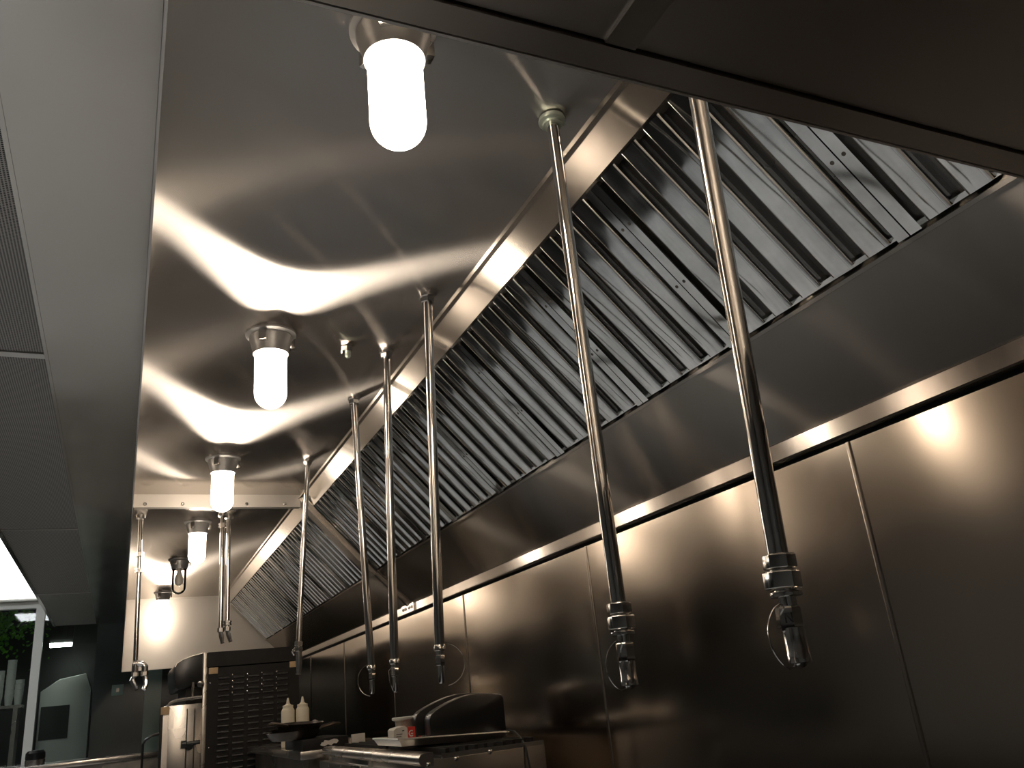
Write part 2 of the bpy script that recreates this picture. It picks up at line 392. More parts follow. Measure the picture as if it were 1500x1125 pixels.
def baffle_filter(y0, y1, label, group):
    m = fpoint(SL/2, (y0+y1)/2, 0)
    t = thing('baffle_filter', m, label, 'grease filter', group)
    g = 0.0015
    bm = BM()
    for a, b_, ins in ((y0+g, y0+0.026, 1), (y1-0.026, y1-g, -1)):
        fprism(bm, [(a, 0.0), (b_, 0.0), (b_, 0.044), (a, 0.044)], 0.003, SL-0.004)
    for s0, s1 in ((-0.010, 0.004), (SL-0.014, SL-0.004)):
        fprism(bm, [(y0+0.026, 0.022), (y1-0.026, 0.022), (y1-0.026, 0.044), (y0+0.026, 0.044)], s0, s1)
    fprism(bm, [(y0+0.026, 0.046), (y1-0.026, 0.046), (y1-0.026, 0.049), (y0+0.026, 0.049)], 0.0, SL-0.012)
    fr = obj('frame', bm, 'filter', t)
    for s in (0.12, 0.30):
        for y in (y0+0.014, y1-0.014):
            c = fpoint(s, y, 0.0); bm = BM(); lathe(bm, [(0.0042, 0), (0.0042, 0.0006), (0, 0.0006)], c, 8, (-sn.x, 0, -sn.y)); obj('rivet_hole', bm, 'ink', fr)
    inner = (y1-y0)-0.052; n = max(3, int(round(inner/0.0865))); p = inner/n
    for i in range(n):
        c = y0+0.026+p*(i+0.5)+random.uniform(-0.0012, 0.0012); w = 0.5*p*0.65; r = 0.010; d = 0.030; wd = random.uniform(-0.001, 0.001)
        line = [(c-w+0.004, d)] + arc(c-w+r, r, r, PI, 1.5*PI) + arc(c+w-r, r+wd, r, 1.5*PI, 2*PI) + [(c+w-0.004, d)]
        bm = BM(); fprism(bm, thick(line, 0.0012), 0.004, SL-0.009-random.uniform(0, 0.005)); obj('baffle', bm, 'filter', t, smooth=50)
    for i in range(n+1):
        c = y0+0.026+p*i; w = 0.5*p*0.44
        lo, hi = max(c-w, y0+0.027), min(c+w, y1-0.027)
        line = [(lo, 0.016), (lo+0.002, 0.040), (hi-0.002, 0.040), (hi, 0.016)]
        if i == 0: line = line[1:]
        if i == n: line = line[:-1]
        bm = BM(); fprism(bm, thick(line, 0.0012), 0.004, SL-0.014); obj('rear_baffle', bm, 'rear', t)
    return t
near = [0.492, 0.864, 1.353, 1.755, 2.245, 2.735, 3.225, 3.625, 4.025, 4.468]
ordw = ['first', 'second', 'third', 'fourth', 'fifth', 'sixth', 'seventh', 'eighth', 'ninth']
for i, (a, b_) in enumerate(zip(near, near[1:])):
    extra = {0: ', partly hidden', 1: ', crossed by a pipe'}.get(i, '')
    baffle_filter(a, b_, 'steel baffle filter, %s from the dark soffit in the nearer hood%s' % (ordw[i], extra), 'baffle filters in the nearer hood')
far = [4.68+0.4775*i for i in range(9)]
for i, (a, b_) in enumerate(zip(far, far[1:])):
    baffle_filter(a, b_, 'steel baffle filter, %s beyond the joint strip in the farther hood' % ordw[i], 'baffle filters in the farther hood')

# ------------------------------------------------------------------ hood lamps
def lamp(at, label, lit=True):
    x, y, z = at
    t = thing('hood_lamp', at, label, 'lamp', 'globe lamps under the hood')
    bm = BM(); lathe(bm, [(0, 0), (0.078, 0), (0.078, -0.006), (0.070, -0.010), (0.060, -0.014), (0, -0.014)], at, 36); obj('mounting_flange', bm, 'cast', t)
    bm = BM(); lathe(bm, [(0.066, -0.012), (0.066, -0.020), (0.059, -0.045), (0.0545, -0.062), (0.0545, -0.070), (0.0495, -0.070), (0.0495, -0.012)], at, 36)
    ho = obj('holder', bm, 'cast', t)
    for k in range(3):
        a = PI*0.5 + 2*PI*k/3 + 0.55
        mt = Matrix.Translation(at) @ Matrix.Rotation(a, 4, 'Z')
        bm = BM(); box(bm, 0.056, 0.074, -0.012, 0.012, -0.046, -0.012, mt); obj('lug', bm, 'fitting', ho, bevel=0.002)
    R_ = 0.0485; bot = -0.248
    prof = [(R_*0.92, -0.066), (R_, -0.074), (R_, -0.20)]
    prof += [(R_*math.cos(a), -0.20 + (bot+0.20)*math.sin(a)) for a in [PI/2*i/8 for i in range(1, 9)]]
    prof[-1] = (0, bot)
    bm = BM()
    if lit:
        lathe(bm, prof, at, 36); obj('globe', bm, 'lamp', t)
    else:
        lathe(bm, prof, at, 36); gl = obj('globe', bm, 'clearglass', t)
        bm = BM(); lathe(bm, [(0.013, -0.02), (0.013, -0.085), (0.016, -0.095), (0.030, -0.135), (0.031, -0.15), (0.026, -0.172), (0.012, -0.184), (0, -0.186)], at, 20); obj('bulb', bm, 'bulb', t)
    return t
la = lamp((0.377, 1.112, ZC), 'largest and nearest lit globe lamp, its base cut off by the dark soffit')
dup(la, (0.369, 2.458, ZC), 'second nearest lit globe lamp, under the wide smile-shaped glare on the hood top', 'globe lamps under the hood')
dup(la, (0.370, 3.867, ZC), 'lit globe lamp just in front of the cross beam', 'globe lamps under the hood')
dup(la, (0.366, 5.230, ZC), 'lit globe lamp just behind the cross beam', 'globe lamps under the hood')
lamp((0.34, 6.50, ZC), 'unlit clear glass globe lamp in the farther hood', False)
dup(la, (0.30, 8.16, ZC), 'farthest lit globe lamp glaring on the bright end panel', 'globe lamps under the hood')

# ------------------------------------------------------------------ hanging pipes
def hexnut(bm, c, r, h, ax=(0, 0, 1), rot=0.0):
    q = Vector((0, 0, 1)).rotation_difference(Vector(ax)).to_matrix()
    prof = [(r*0.90, -h/2), (r, -h/2+0.08*h), (r, h/2-0.08*h), (r*0.90, h/2)]
    rings = [[bm.verts.new(q @ Vector((rr*math.cos(rot+PI/3*k), rr*math.sin(rot+PI/3*k), z)) + Vector(c)) for k in range(6)] for rr, z in prof]
    for A, B in zip(rings, rings[1:]):
        for k in range(6): bm.faces.new((A[k], A[(k+1) % 6], B[(k+1) % 6], B[k]))
    bm.faces.new(rings[0]); bm.faces.new(rings[-1])
def ring_wire(c, r, a0, a1, n=18, tilt=0.0):
    return [Vector(c) + Vector((r*math.cos(a0+(a1-a0)*i/n), r*0.25*math.sin(tilt+i*0.3), r*1.25*math.sin(a0+(a1-a0)*i/n))) for i in range(n+1)]
PIPES = 'pipes hanging from the hood top'
def pipe(top, bot, r, label, style, collar='nut'):
    top, bot = Vector(top), Vector(bot); d = (bot-top).normalized(); up = -d
    t = thing('hanging_pipe', top, label, 'pipe', PIPES)
    bm = BM(); tube(bm, [top, top+(bot-top)*0.5, bot], r, 20); obj('pipe', bm, 'chrome', t)
    bm = BM()
    if collar == 'ring':
        lathe(bm, [(r, -0.003), (0.027, -0.003), (0.029, -0.009), (0.029, -0.014), (0.021, -0.016), (0.0205, -0.021), (r, -0.021)], top, 24); obj('ceiling_collar', bm, 'brass', t)
    else:
        lathe(bm, [(0.024, 0), (0.024, -0.008), (0.02, -0.010), (0, -0.010)], top, 24); hexnut(bm, top+d*0.018, 0.021, 0.016, up, 0.2); obj('ceiling_collar', bm, 'fitting', t)
    if style in ('nuts', 'nuts_loop'):
        bm = BM(); hexnut(bm, bot+d*0.008, 0.0215, 0.019, up, 0.25); hexnut(bm, bot+d*0.031, 0.0235, 0.023, up, 0.35)
        lathe(bm, [(0.0145, 0.0), (0.0145, -0.046), (0.020, -0.046), (0.020, -0.052), (0.011, -0.052), (0.011, -0.064), (0, -0.064)], bot, 20); obj('coupling', bm, 'fitting', t, bevel=0.0006)
        bm = BM(); hexnut(bm, bot+d*0.079, 0.0160, 0.031, up, 0.1)
        lathe(bm, [(0.0138, -0.09), (0.0136, -0.120), (0.0142, -0.121), (0.0142, -0.131), (0.009, -0.132), (0.006, -0.136), (0, -0.138)], bot, 20); nz = obj('nozzle', bm, 'fitting', t)
        c = bot + d*0.10
        bm = BM(); tube(bm, [bot+d*0.063+Vector((-0.010, -0.006, 0))] + [c + Vector((-0.012-0.035*math.sin(a), -0.012, 0.040*math.cos(a))) for a in [0.25+2.5*i/16 for i in range(17)]] + [bot+d*0.134], 0.0011, 6); obj('retaining_wire', bm, 'fitting', t)
    elif style in ('slim', 'slim_right', 'hook', 'plain'):
        bm = BM(); lathe(bm, [(r, 0.004), (r+0.002, 0.0), (r+0.002, -0.010), (0.0115, -0.012), (0.0115, -0.020), (0, -0.020)], bot, 20); obj('coupling', bm, 'fitting', t)
        bm = BM(); hexnut(bm, bot+d*0.034, 0.0125, 0.026, up, 0.3)
        lathe(bm, [(0.009, -0.045), (0.0085, -0.085), (0.006, -0.090), (0, -0.092)], bot, 16); obj('nozzle', bm, 'fitting', t)
        s = 1 if style == 'slim_right' else -1
        if style in ('slim_right', 'hook'):
            c = bot + d*0.045; wr_ = 0.048 if style == 'hook' else 0.056
            pts = [c + Vector((s*(0.006+wr_*math.sin(a)), -0.012, 0.052*math.cos(a))) for a in [0.1+2.9*i/16 for i in range(17)]]
        else:
            pts = [bot+d*0.02+Vector((-0.012, -0.010, 0)), bot+d*0.03+Vector((-0.022, -0.012, 0)), bot+d*0.06+Vector((-0.020, -0.014, 0)), bot+d*0.085+Vector((-0.009, -0.010, 0))]
        bm = BM(); tube(bm, pts, 0.0014, 6); obj('retaining_wire', bm, 'fitting', t)
    return t
p_near = pipe((0.760, 0.79, ZC), (0.757, 0.832, 0.130), 0.0132, 'thickest hanging pipe, nearest and rightmost, with two hex nuts and a nozzle', 'nuts_loop', 'ring')
a_ = math.radians(215.7); c_ = Vector((0.757, 0.832, 0.052)) + Vector((math.cos(a_), math.sin(a_), 0))*0.0140; t_ = Vector((-math.sin(a_), math.cos(a_), 0))
for q in [o for o in p_near.children if o.name.startswith('nozzle')]:
    bm = BM()
    tube(bm, [c_-t_*0.004+Vector((0, 0, z)) for z in (-0.006, 0.006, )] + [c_+t_*0.004+Vector((0, 0, -0.006)), c_+t_*0.004+Vector((0, 0, 0.006))], 0.0007, 6)
    obj('stamped_letter', bm, 'ink', q)
pipe((0.763, 1.243, ZC), (0.763, 1.243, 0.122), 0.0128, 'hanging pipe with a pale green ring at the top, second from the right', 'nuts_loop', 'ring')
pipe((0.768, 2.09, ZC), (0.736, 2.09, 0.126), 0.0130, 'third hanging pipe from the right, with a wire loop on the right of its nozzle', 'slim_right')
pipe((0.763, 2.522, ZC), (0.743, 2.522, 0.122), 0.0130, 'fourth hanging pipe from the right, beside the small capped ceiling nozzle', 'slim')
pipe((0.764, 2.988, ZC), (0.796, 2.988, 0.130), 0.0128, 'fifth hanging pipe from the right, leaning right, with a hooked wire at its foot', 'hook')
t6 = pipe((0.755, 3.861, ZC), (0.706, 3.861, 0.300), 0.0120, 'hanging pipe leaning left that ends in a valve before the charcoal oven', 'none')
b6 = Vector((0.706, 3.861, 0.300)); dn = (b6-Vector((0.755, 3.861, ZC))).normalized()
bm = BM(); hexnut(bm, b6+dn*0.012, 0.019, 0.020, -dn, 0.2); hexnut(bm, b6+dn*0.036, 0.020, 0.018, -dn, 0.5); lathe(bm, [(0.014, 0), (0.014, -0.09), (0.010, -0.14), (0, -0.14)], b6, 16); obj('valve', bm, 'fitting', t6)
bm = BM(); tube(bm, [b6+dn*0.03+Vector((-0.016, -0.008, 0)), b6+dn*0.045+Vector((-0.028, -0.01, 0)), b6+dn*0.06+Vector((-0.018, -0.008, 0))], 0.004, 8); obj('valve_lever', bm, 'fitting', t6)
def thin_pipe(top, bot, label, coup):
    top, bot = Vector(top), Vector(bot)
    t = thing('thin_hanging_pipe', top, label, 'pipe', 'thin pipes in the farther hood')
    bm = BM(); tube(bm, [top, bot], 0.0125, 16); obj('pipe', bm, 'chrome', t)
    bm = BM(); lathe(bm, [(0.026, 0), (0.026, -0.010), (0.018, -0.016), (0, -0.016)], top, 20)
    obj('ceiling_collar', bm, 'fitting', t)
    for f in coup:
        c = top + (bot-top)*f
        bm = BM(); lathe(bm, [(0.013, 0.014), (0.023, 0.012), (0.023, 0.004), (0.019, 0.003), (0.019, -0.003), (0.023, -0.004), (0.023, -0.012), (0.013, -0.014)], c, 6); obj('union_nut', bm, 'fitting', t)
    return t
t7 = thin_pipe((0.526, 5.086, ZC), (0.532, 5.086, 0.50), 'right one of the two close pipes behind the cross beam', [0.97])
t8 = thin_pipe((0.486, 5.03, ZC), (0.491, 5.03, 0.49), 'left one of the two close pipes behind the cross beam', [0.10])
for t_, b_, dx in ((t7, Vector((0.532, 5.086, 0.50)), 0.02), (t8, Vector((0.491, 5.03, 0.49)), 0.012)):
    bm = BM(); hexnut(bm, b_+Vector((0, 0, -0.012)), 0.018, 0.024); tube(bm, [b_+Vector((0, 0, -0.02)), b_+Vector((dx*0.4, 0, -0.045)), b_+Vector((dx, 0, -0.085))], [0.011, 0.014, 0.010], 10); obj('nozzle', bm, 'fitting', t_)
t9 = thin_pipe((0.050, 5.07, ZC), (0.066, 5.07, 0.335), 'pipe at the left edge of the farther hood ending in two curved nozzles', [0.27, 0.38])
b9 = Vector((0.066, 5.07, 0.335))
bm = BM(); tube(bm, [b9+Vector((-0.012, 0, 0.0)), b9+Vector((0.006, 0, 0.0)), b9+Vector((0.035, 0, -0.004)), b9+Vector((0.048, 0, -0.020)), b9+Vector((0.048, 0, -0.045))], 0.017, 12)
tube(bm, [b9, b9+Vector((0, 0, -0.045))], 0.017, 12); obj('branch_tee', bm, 'fitting', t9)
for k, ox in enumerate((0.0, 0.048)):
    bm = BM(); hexnut(bm, b9+Vector((ox, 0, -0.055)), 0.019, 0.022)
    tube(bm, [b9+Vector((ox, 0, -0.06)), b9+Vector((ox-0.010+0.016*k, 0, -0.085)), b9+Vector((ox+0.004+0.004*k, -0.01, -0.115)), b9+Vector((ox+0.012-0.012*k, -0.02, -0.135))], [0.013, 0.015, 0.013, 0.011], 10); obj('nozzle', bm, 'fitting', t9)
t = thing('ceiling_nozzle', (0.623, 2.507, ZC), 'small capped nozzle on the hood top, left of the fourth pipe', 'nozzle')
bm = BM(); hexnut(bm, (0.623, 2.507, ZC-0.010), 0.021, 0.018, (0, 0, 1), 0.3); obj('hex_base', bm, 'fitting', t)
bm = BM(); lathe(bm, [(0.010, -0.018), (0.010, -0.034), (0.005, -0.040), (0, -0.040)], (0.626, 2.507, ZC), 14); obj('tip', bm, 'brass', t)

# ------------------------------------------------------------------ supply plenum along the hood front, left
ZP = 0.93
pl = thing('supply_plenum', (-0.3, 0.2, ZP), 'grey steel air supply plenum running along the left side of the hood', 'plenum')
bm = BM(); box(bm, -0.222, -0.001, -1.6, 8.57, ZP, ZP+0.018); obj('smooth_panel', bm, 'psp', pl)
bm = BM(); box(bm, -0.565, -0.001, -1.6, 8.57, ZP+0.02, ZP+0.30); obj('housing', bm, 'psp', pl)
ys = [-1.6, 0.13, 2.264, 4.44, 6.58, 8.57]
for a, b_ in zip(ys, ys[1:]):
    bm = BM(); box(bm, -0.548, -0.228, a+0.004, b_-0.004, ZP+0.004, ZP+0.019); obj('perforated_panel', bm, 'perf', pl)
for y, w in ((0.13, 0.02), (2.275, 0.016), (4.44, 0.006), (6.58, 0.006)):
    bm = BM(); box(bm, -0.55, -0.224, y-w, y+w, ZP, ZP+0.018); obj('divider_strip', bm, 'alu', pl)
bm = BM(); box(bm, -0.568, -0.548, -1.6, 8.57, ZP-0.004, ZP+0.02); obj('edge_rail', bm, 'psp', pl)
bm = BM(); box(bm, -0.229, -0.221, -1.6, 8.57, ZP-0.002, ZP+0.02); obj('edge_rail', bm, 'psp', pl)

# ------------------------------------------------------------------ dark soffit across the near end
so = thing('steel_soffit', (0.7, 0.0, ZL), 'dark steel soffit across the top right corner of the view', 'soffit')
bm = BM(); box(bm, 0.004, 1.475, -1.8, YN-0.036, ZL+0.003, ZL+0.03); obj('soffit_panel', bm, 'soffit', so)
bm = BM(); prism(bm, [(YN-0.034, ZL-0.001), (YN-0.006, ZL-0.001), (YN-0.004, ZL+0.004), (YN-0.004, ZL+0.05), (YN-0.034, ZL+0.05)], 'x', 0.004, 1.475); obj('edge_flange', bm, 'soffit', so)
bm = BM(); box(bm, 0.338, 0.368, -1.8, YN-0.036, ZL, ZL+0.003); obj('joint_strip', bm, 'seamstrip', so)

# ------------------------------------------------------------------ added aisle lights out of view, and the white panel
for i, y in enumerate((0.2, 3.6, 7.0)):  # unseen lights added to brighten the floor that the filters reflect
    t = thing('ceiling_light', (-1.6, y, RC), ['cool white ceiling light above the aisle nearest the viewer', 'cool white ceiling light above the middle of the aisle', 'cool white ceiling light above the far end of the aisle'][i], 'light', 'aisle ceiling lights')
    bm = BM(); box(bm, -1.92, -1.28, y-0.62, y+0.62, RC-0.05, RC); obj('housing', bm, 'frame', t)
    bm = BM(); box(bm, -1.88, -1.32, y-0.58, y+0.58, RC-0.056, RC-0.05); obj('diffuser', bm, 'troffer', t)
t = thing('light_panel', (-1.9, YW-0.05, 1.28), 'large glowing white panel above the far window at left', 'light')
bm = BM(); box(bm, -3.0, -0.60, YW-0.10, YW-0.004, 1.28, 2.25); obj('housing', bm, 'frame', t)
bm = BM(); box(bm, -2.98, -0.62, YW-0.106, YW-0.10, 1.30, 2.23); obj('diffuser', bm, 'panel', t)

# ------------------------------------------------------------------ things at the far window
t = thing('steel_counter', (-1.0, 9.2, FZ), 'steel counter with a bright edge under the far window', 'counter')
bm = BM(); box(bm, -2.6, 0.42, 8.9, 9.44, -0.245, -0.20); obj('worktop', bm, 'steel', t, bevel=0.004)
bm = BM(); box(bm, -2.55, 0.38, 8.96, 9.44, FZ, -0.245); obj('base', bm, 'steeldark', t)
t = thing('dome_canister', (-0.65, 9.05, -0.20), 'rounded dark steel canister on the counter at the lower left corner', 'canister')
bm = BM(); lathe(bm, [(0.078, 0), (0.08, 0.03), (0.08, 0.045), (0, 0.045)], (-0.65, 9.05, -0.20), 28); obj('base', bm, 'steel', t)
bm = BM(); lathe(bm, [(0.076, 0.046), (0.080, 0.06), (0.078, 0.10), (0.062, 0.12), (0, 0.125)], (-0.65, 9.05, -0.20), 28); obj('lid', bm, 'black', t)
t = thing('switch_plate', (-0.02, YW, 0.39), 'small grey switch plate on the dark far wall', 'switch')
bm = BM(); box(bm, -0.075, 0.03, YW-0.012, YW, 0.34, 0.44); obj('plate', bm, 'column', t, bevel=0.003)
bm = BM(); box(bm, -0.035, -0.010, YW-0.020, YW-0.012, 0.372, 0.408); obj('rocker', bm, 'steeldark', t)
# beyond the glass: objects standing in for likely reflections in the panes
t = thing('cabinet', (-0.55, 11.1, FZ), 'pale grey cabinet seen through the window right of the white post', 'cabinet')
bm = BM(); prism(bm, [(-0.80, FZ), (-0.30, FZ), (-0.30, 0.50), (-0.36, 0.66), (-0.62, 0.62), (-0.80, 0.50)], 'y', 11.0, 11.5); obj('body', bm, 'cup', t, bevel=0.01)
bm = BM(); box(bm, -0.78, -0.50, 10.985, 11.0, 0.0, 0.34); obj('dark_door', bm, 'darkwall', t)
t = thing('tube_light', (-0.63, 11.0, 1.0), 'small greenish tube light seen through the far window', 'light')
bm = BM(); box(bm, -0.76, -0.52, 10.95, 11.05, 1.005, RC); obj('hanger', bm, 'pot', t)
bm = BM(); box(bm, -0.75, -0.53, 10.94, 11.05, 0.97, 1.005); obj('tube', bm, 'tube', t)
t = thing('hanging_plant', (-1.15, 10.3, 1.3), 'leafy green plant hanging behind the left far window', 'plant')
bm = BM(); tube(bm, [(-1.15, 10.3, RC), (-1.15, 10.3, 1.42)], 0.012, 8); lathe(bm, [(0.05, 0), (0.10, 0.12), (0.11, 0.13), (0, 0.13)], (-1.15, 10.3, 1.29), 16); obj('pot', bm, 'pot', t)
bm = BM()
for i in range(700):
    p = Vector((-1.15+random.gauss(0, 0.20), 10.3+random.gauss(0, 0.10), 1.22+random.gauss(0, 0.15))); s = random.uniform(0.03, 0.06)
    d = Vector((random.gauss(0, 1), random.gauss(0, 1), random.gauss(-0.6, 0.6))).normalized(); w = d.orthogonal().normalized()*s*0.45
    bm.faces.new([bm.verts.new(q) for q in (p, p+d*s*0.5+w, p+d*s, p+d*s*0.5-w)])
fo = obj('foliage', bm, 'leaf', t); fo['kind'] = 'stuff'
bm = BM(); box(bm, -1.9, -0.90, 10.2, 10.5, 0.33, 0.36)
for x in (-1.85, -0.95): box(bm, x-0.02, x+0.02, 10.2, 10.5, FZ, 0.33)
tag(obj('shelf', bm, 'steeldark'), 'dark shelf behind the left far window', 'shelf')
for i, (x, h) in enumerate(((-1.13, 0.36), (-1.03, 0.46), (-0.945, 0.28))):
    bm = BM(); pr = [(0.030, 0), (0.042, 0.10)]
    for k in range(int(h/0.05)-2): pr += [(0.044, 0.10+0.05*k), (0.040, 0.104+0.05*k), (0.043, 0.145+0.05*k)]
    pr += [(0, pr[-1][1])]
    lathe(bm, pr, (x, 10.32, 0.36), 20)
    tag(obj('cup_stack', bm, 'cup'), ['white cup stack at the left behind the far window', 'tallest of the white cup stacks behind the far window', 'shortest white cup stack, nearest the white window post'][i], 'cups', 'cup stacks behind the window')

# ------------------------------------------------------------------ cook line at the right wall
def hbox(name, x0, x1, y0, y1, z0, z1, mat, par, bev=0.0):
    bm = BM(); box(bm, x0, x1, y0, y1, z0, z1); return obj(name, bm, mat, par, bevel=bev)
def rolled(bm, x, y0, y1, z, r=0.026, n=14):     # bullnose front edge of a range
    prism(bm, [(x+r*math.cos(a), z-r+r*math.sin(a)) for a in [PI*0.5+PI*1.05*i/n for i in range(n+1)]] + [(x+0.03, z-2*r), (x+0.03, z)], 'y', y0, y1)
def range_unit(y0, y1, label, tray=True):
    t = thing('gas_grill', (1.1, y0, FZ), label, 'grill', 'grills along the wall')
    hbox('body', 0.893, 1.32, y0+0.003, y1-0.003, FZ+0.12, -0.178, 'steel', t, 0.002)
    bm = BM(); rolled(bm, 0.893, y0, y1-0.003, -0.156, 0.020); obj('front_roll', bm, 'steel', t)
    bm = BM()
    box(bm, 0.862, 0.892, y0+0.004, y1-0.004, -0.246, -0.214); obj('drip_rail', bm, 'steeldark', t, bevel=0.003)
    for ya, yb in ((y0+0.003, y0+0.016), (y1-0.016, y1-0.003)):
        bm = BM(); box(bm, 0.955, 1.318, ya, yb, -0.178, -0.164); obj('top_rim', bm, 'steel', t)
    hbox('top_tray', 0.955, 1.31, y0+0.017, y1-0.017, -0.178, -0.172, 'grate', t)
    k = 0.975
    while k < 1.30:
        bm = BM(); box(bm, k, k+0.012, y0+0.03, y1-0.03, -0.171, -0.152); obj('grate_bar', bm, 'grate', t); k += 0.034
    for x in (0.925, 1.02, 1.14):
        bm = BM(); lathe(bm, [(0.0075, 0), (0.0075, 0.003), (0.004, 0.006), (0, 0.0065)], (x-0.02, y0+0.003, -0.190 + 0.012*(x-0.925)/0.2), 12, (0, -1, 0)); obj('rivet', bm, 'fitting', t)
    for yy in (0.10, 0.32, 0.55):
        bm = BM(); lathe(bm, [(0.0055, 0), (0.0055, 0.003), (0, 0.005)], (0.8615, y0+yy, -0.226), 10, (-1, 0, 0)); obj('front_bolt', bm, 'fitting', t)
    for x in (0.93, 1.29):
        for y in (y0+0.06, y1-0.06):
            bm = BM(); lathe(bm, [(0.022, 0), (0.022, 0.12), (0, 0.12)], (x, y, FZ), 12); obj('leg', bm, 'steel', t)
    return t
range_unit(2.746, 3.452, 'nearer steel grill with a rolled front edge, under the tray')
range_unit(3.456, 4.22, 'farther steel grill with a rolled front edge, beyond the tray')
# third unit: low counter with pans
t = thing('steel_stand', (1.1, 4.3, FZ), 'steel topped stand carrying pans and bottles beside the charcoal oven', 'stand')
hbox('worktop', 0.785, 1.32, 4.27, 6.1, -0.205, -0.168, 'steel', t, 0.004)
hbox('base', 0.83, 1.30, 4.32, 6.08, FZ, -0.205, 'steeldark', t)
hbox('end_plate', 1.03, 1.095, 4.272, 4.285, -0.168, -0.118, 'white', t, 0.002)
t = thing('drawer_box', (0.92, 4.4, -0.168), 'flat black metal box with a torn pale sticker under the pans', 'box')
hbox('body', 0.70+0.10, 1.02, 4.30, 4.78, -0.168, -0.120, 'grate', t, 0.006)
bm = BM(); pts = [(0.884, -0.150), (0.892, -0.138), (0.898, -0.140), (0.905, -0.130), (0.925, -0.134), (0.95, -0.128), (0.965, -0.131), (0.972, -0.140), (0.962, -0.150), (0.948, -0.148), (0.936, -0.156), (0.92, -0.150), (0.905, -0.157), (0.893, -0.155)]
prism(bm, pts, 'y', 4.2985, 4.300); obj('torn_sticker', bm, 'white', t)
def pan(x, y, z, r, ang, label, h=0.035, tilt=0.0):
    t = thing('frying_pan', (x, y, z), label, 'pan', 'stacked frying pans')
    c = (x, y, z)
    bm = BM(); lathe(bm, [(0, 0), (r*0.74, 0), (r*0.80, 0.004), (r*0.97, h-0.004), (r, h), (r*0.985, h), (r*0.78, 0.007), (0, 0.006)], c, 40); obj('bowl', bm, 'iron', t)
    d = Vector((math.cos(ang), math.sin(ang), 0)); e = Vector(c)+d*(r-0.006)+Vector((0, 0, h-0.008))
    bm = BM(); tube(bm, [e, e+d*0.05+Vector((0, 0, 0.012)), e+d*0.13+Vector((0, 0, 0.022)), e+d*0.17+Vector((0, 0, 0.020))], [0.010, 0.009, 0.011, 0.006], 10); obj('handle', bm, 'iron', t)
    t.rotation_euler = (tilt, tilt*0.5, 0)
pan(0.80, 4.52, -0.119, 0.135, 0.5, 'lowest dark frying pan of the stack on the black box', 0.040)
pan(0.815, 4.55, -0.100, 0.128, 1.0, 'middle dark frying pan of the stack on the black box', 0.038)
pan(0.83, 4.54, -0.080, 0.120, 4.0, 'topmost dark frying pan with its handle toward the viewer', 0.036, 0.05)
def bottle(x, y, z, label):
    t = thing('squeeze_bottle', (x, y, z), label, 'bottle', 'squeeze bottles by the oven')
    bm = BM(); lathe(bm, [(0, 0), (0.032, 0), (0.036, 0.004), (0.036, 0.188), (0.032, 0.198), (0.026, 0.203), (0, 0.203)], (x, y, z), 24); obj('body', bm, 'cream', t)
    bm = BM(); lathe(bm, [(0.0285, 0.200), (0.0285, 0.216), (0.016, 0.220), (0.010, 0.227), (0.0045, 0.254), (0.0035, 0.256), (0, 0.256)], (x, y, z), 24); obj('cap', bm, 'cream', t)
bottle(0.853, 5.0, -0.168, 'left one of two cream squeeze bottles before the oven')
bottle(0.929, 4.98, -0.168, 'right one of two cream squeeze bottles before the oven')
# sheet pan on the nearer grill, its left side a touch higher
TX0, TX1, TY0, TY1 = 0.885, 1.30, 3.0, 3.34
tilt = Matrix.Translation((1.05, 3.17, -0.148)) @ Matrix.Rotation(0.045, 4, 'Y') @ Matrix.Translation((-1.05, -3.17, 0.148))
bm = BM(); zt = -0.148
o_, i_ = [(TX0, TY0), (TX1, TY0), (TX1, TY1), (TX0, TY1)], 0.016
lo = [bm.verts.new(tilt @ Vector((x+(i_ if x == TX0 else -i_), y+(i_ if y == TY0 else -i_), zt))) for x, y in o_]
hi = [bm.verts.new(tilt @ Vector((x, y, zt+0.024))) for x, y in o_]
li = [bm.verts.new(tilt @ Vector((x+(i_+0.003 if x == TX0 else -i_-0.003), y+(i_+0.003 if y == TY0 else -i_-0.003), zt+0.003))) for x, y in o_]
hi2 = [bm.verts.new(tilt @ Vector((x+(0.006 if x == TX0 else -0.006), y+(0.006 if y == TY0 else -0.006), zt+0.024))) for x, y in o_]
for k in range(4):
    j = (k+1) % 4
    bm.faces.new((lo[k], lo[j], hi[j], hi[k])); bm.faces.new((hi[k], hi[j], hi2[j], hi2[k])); bm.faces.new((hi2[k], hi2[j], li[j], li[k]))
bm.faces.new(lo[::-1]); bm.faces.new(li)
t = thing('sheet_pan', (1.05, 3.17, zt), 'shallow aluminium sheet pan holding the black appliance on the nearer grill', 'tray')
obj('tray', bm, 'alu', t)
bm = BM(); tube(bm, [tilt @ Vector((x, y, zt+0.024)) for x, y in (o_+[o_[0]])], 0.0035, 8); obj('rolled_rim', bm, 'alu', t)

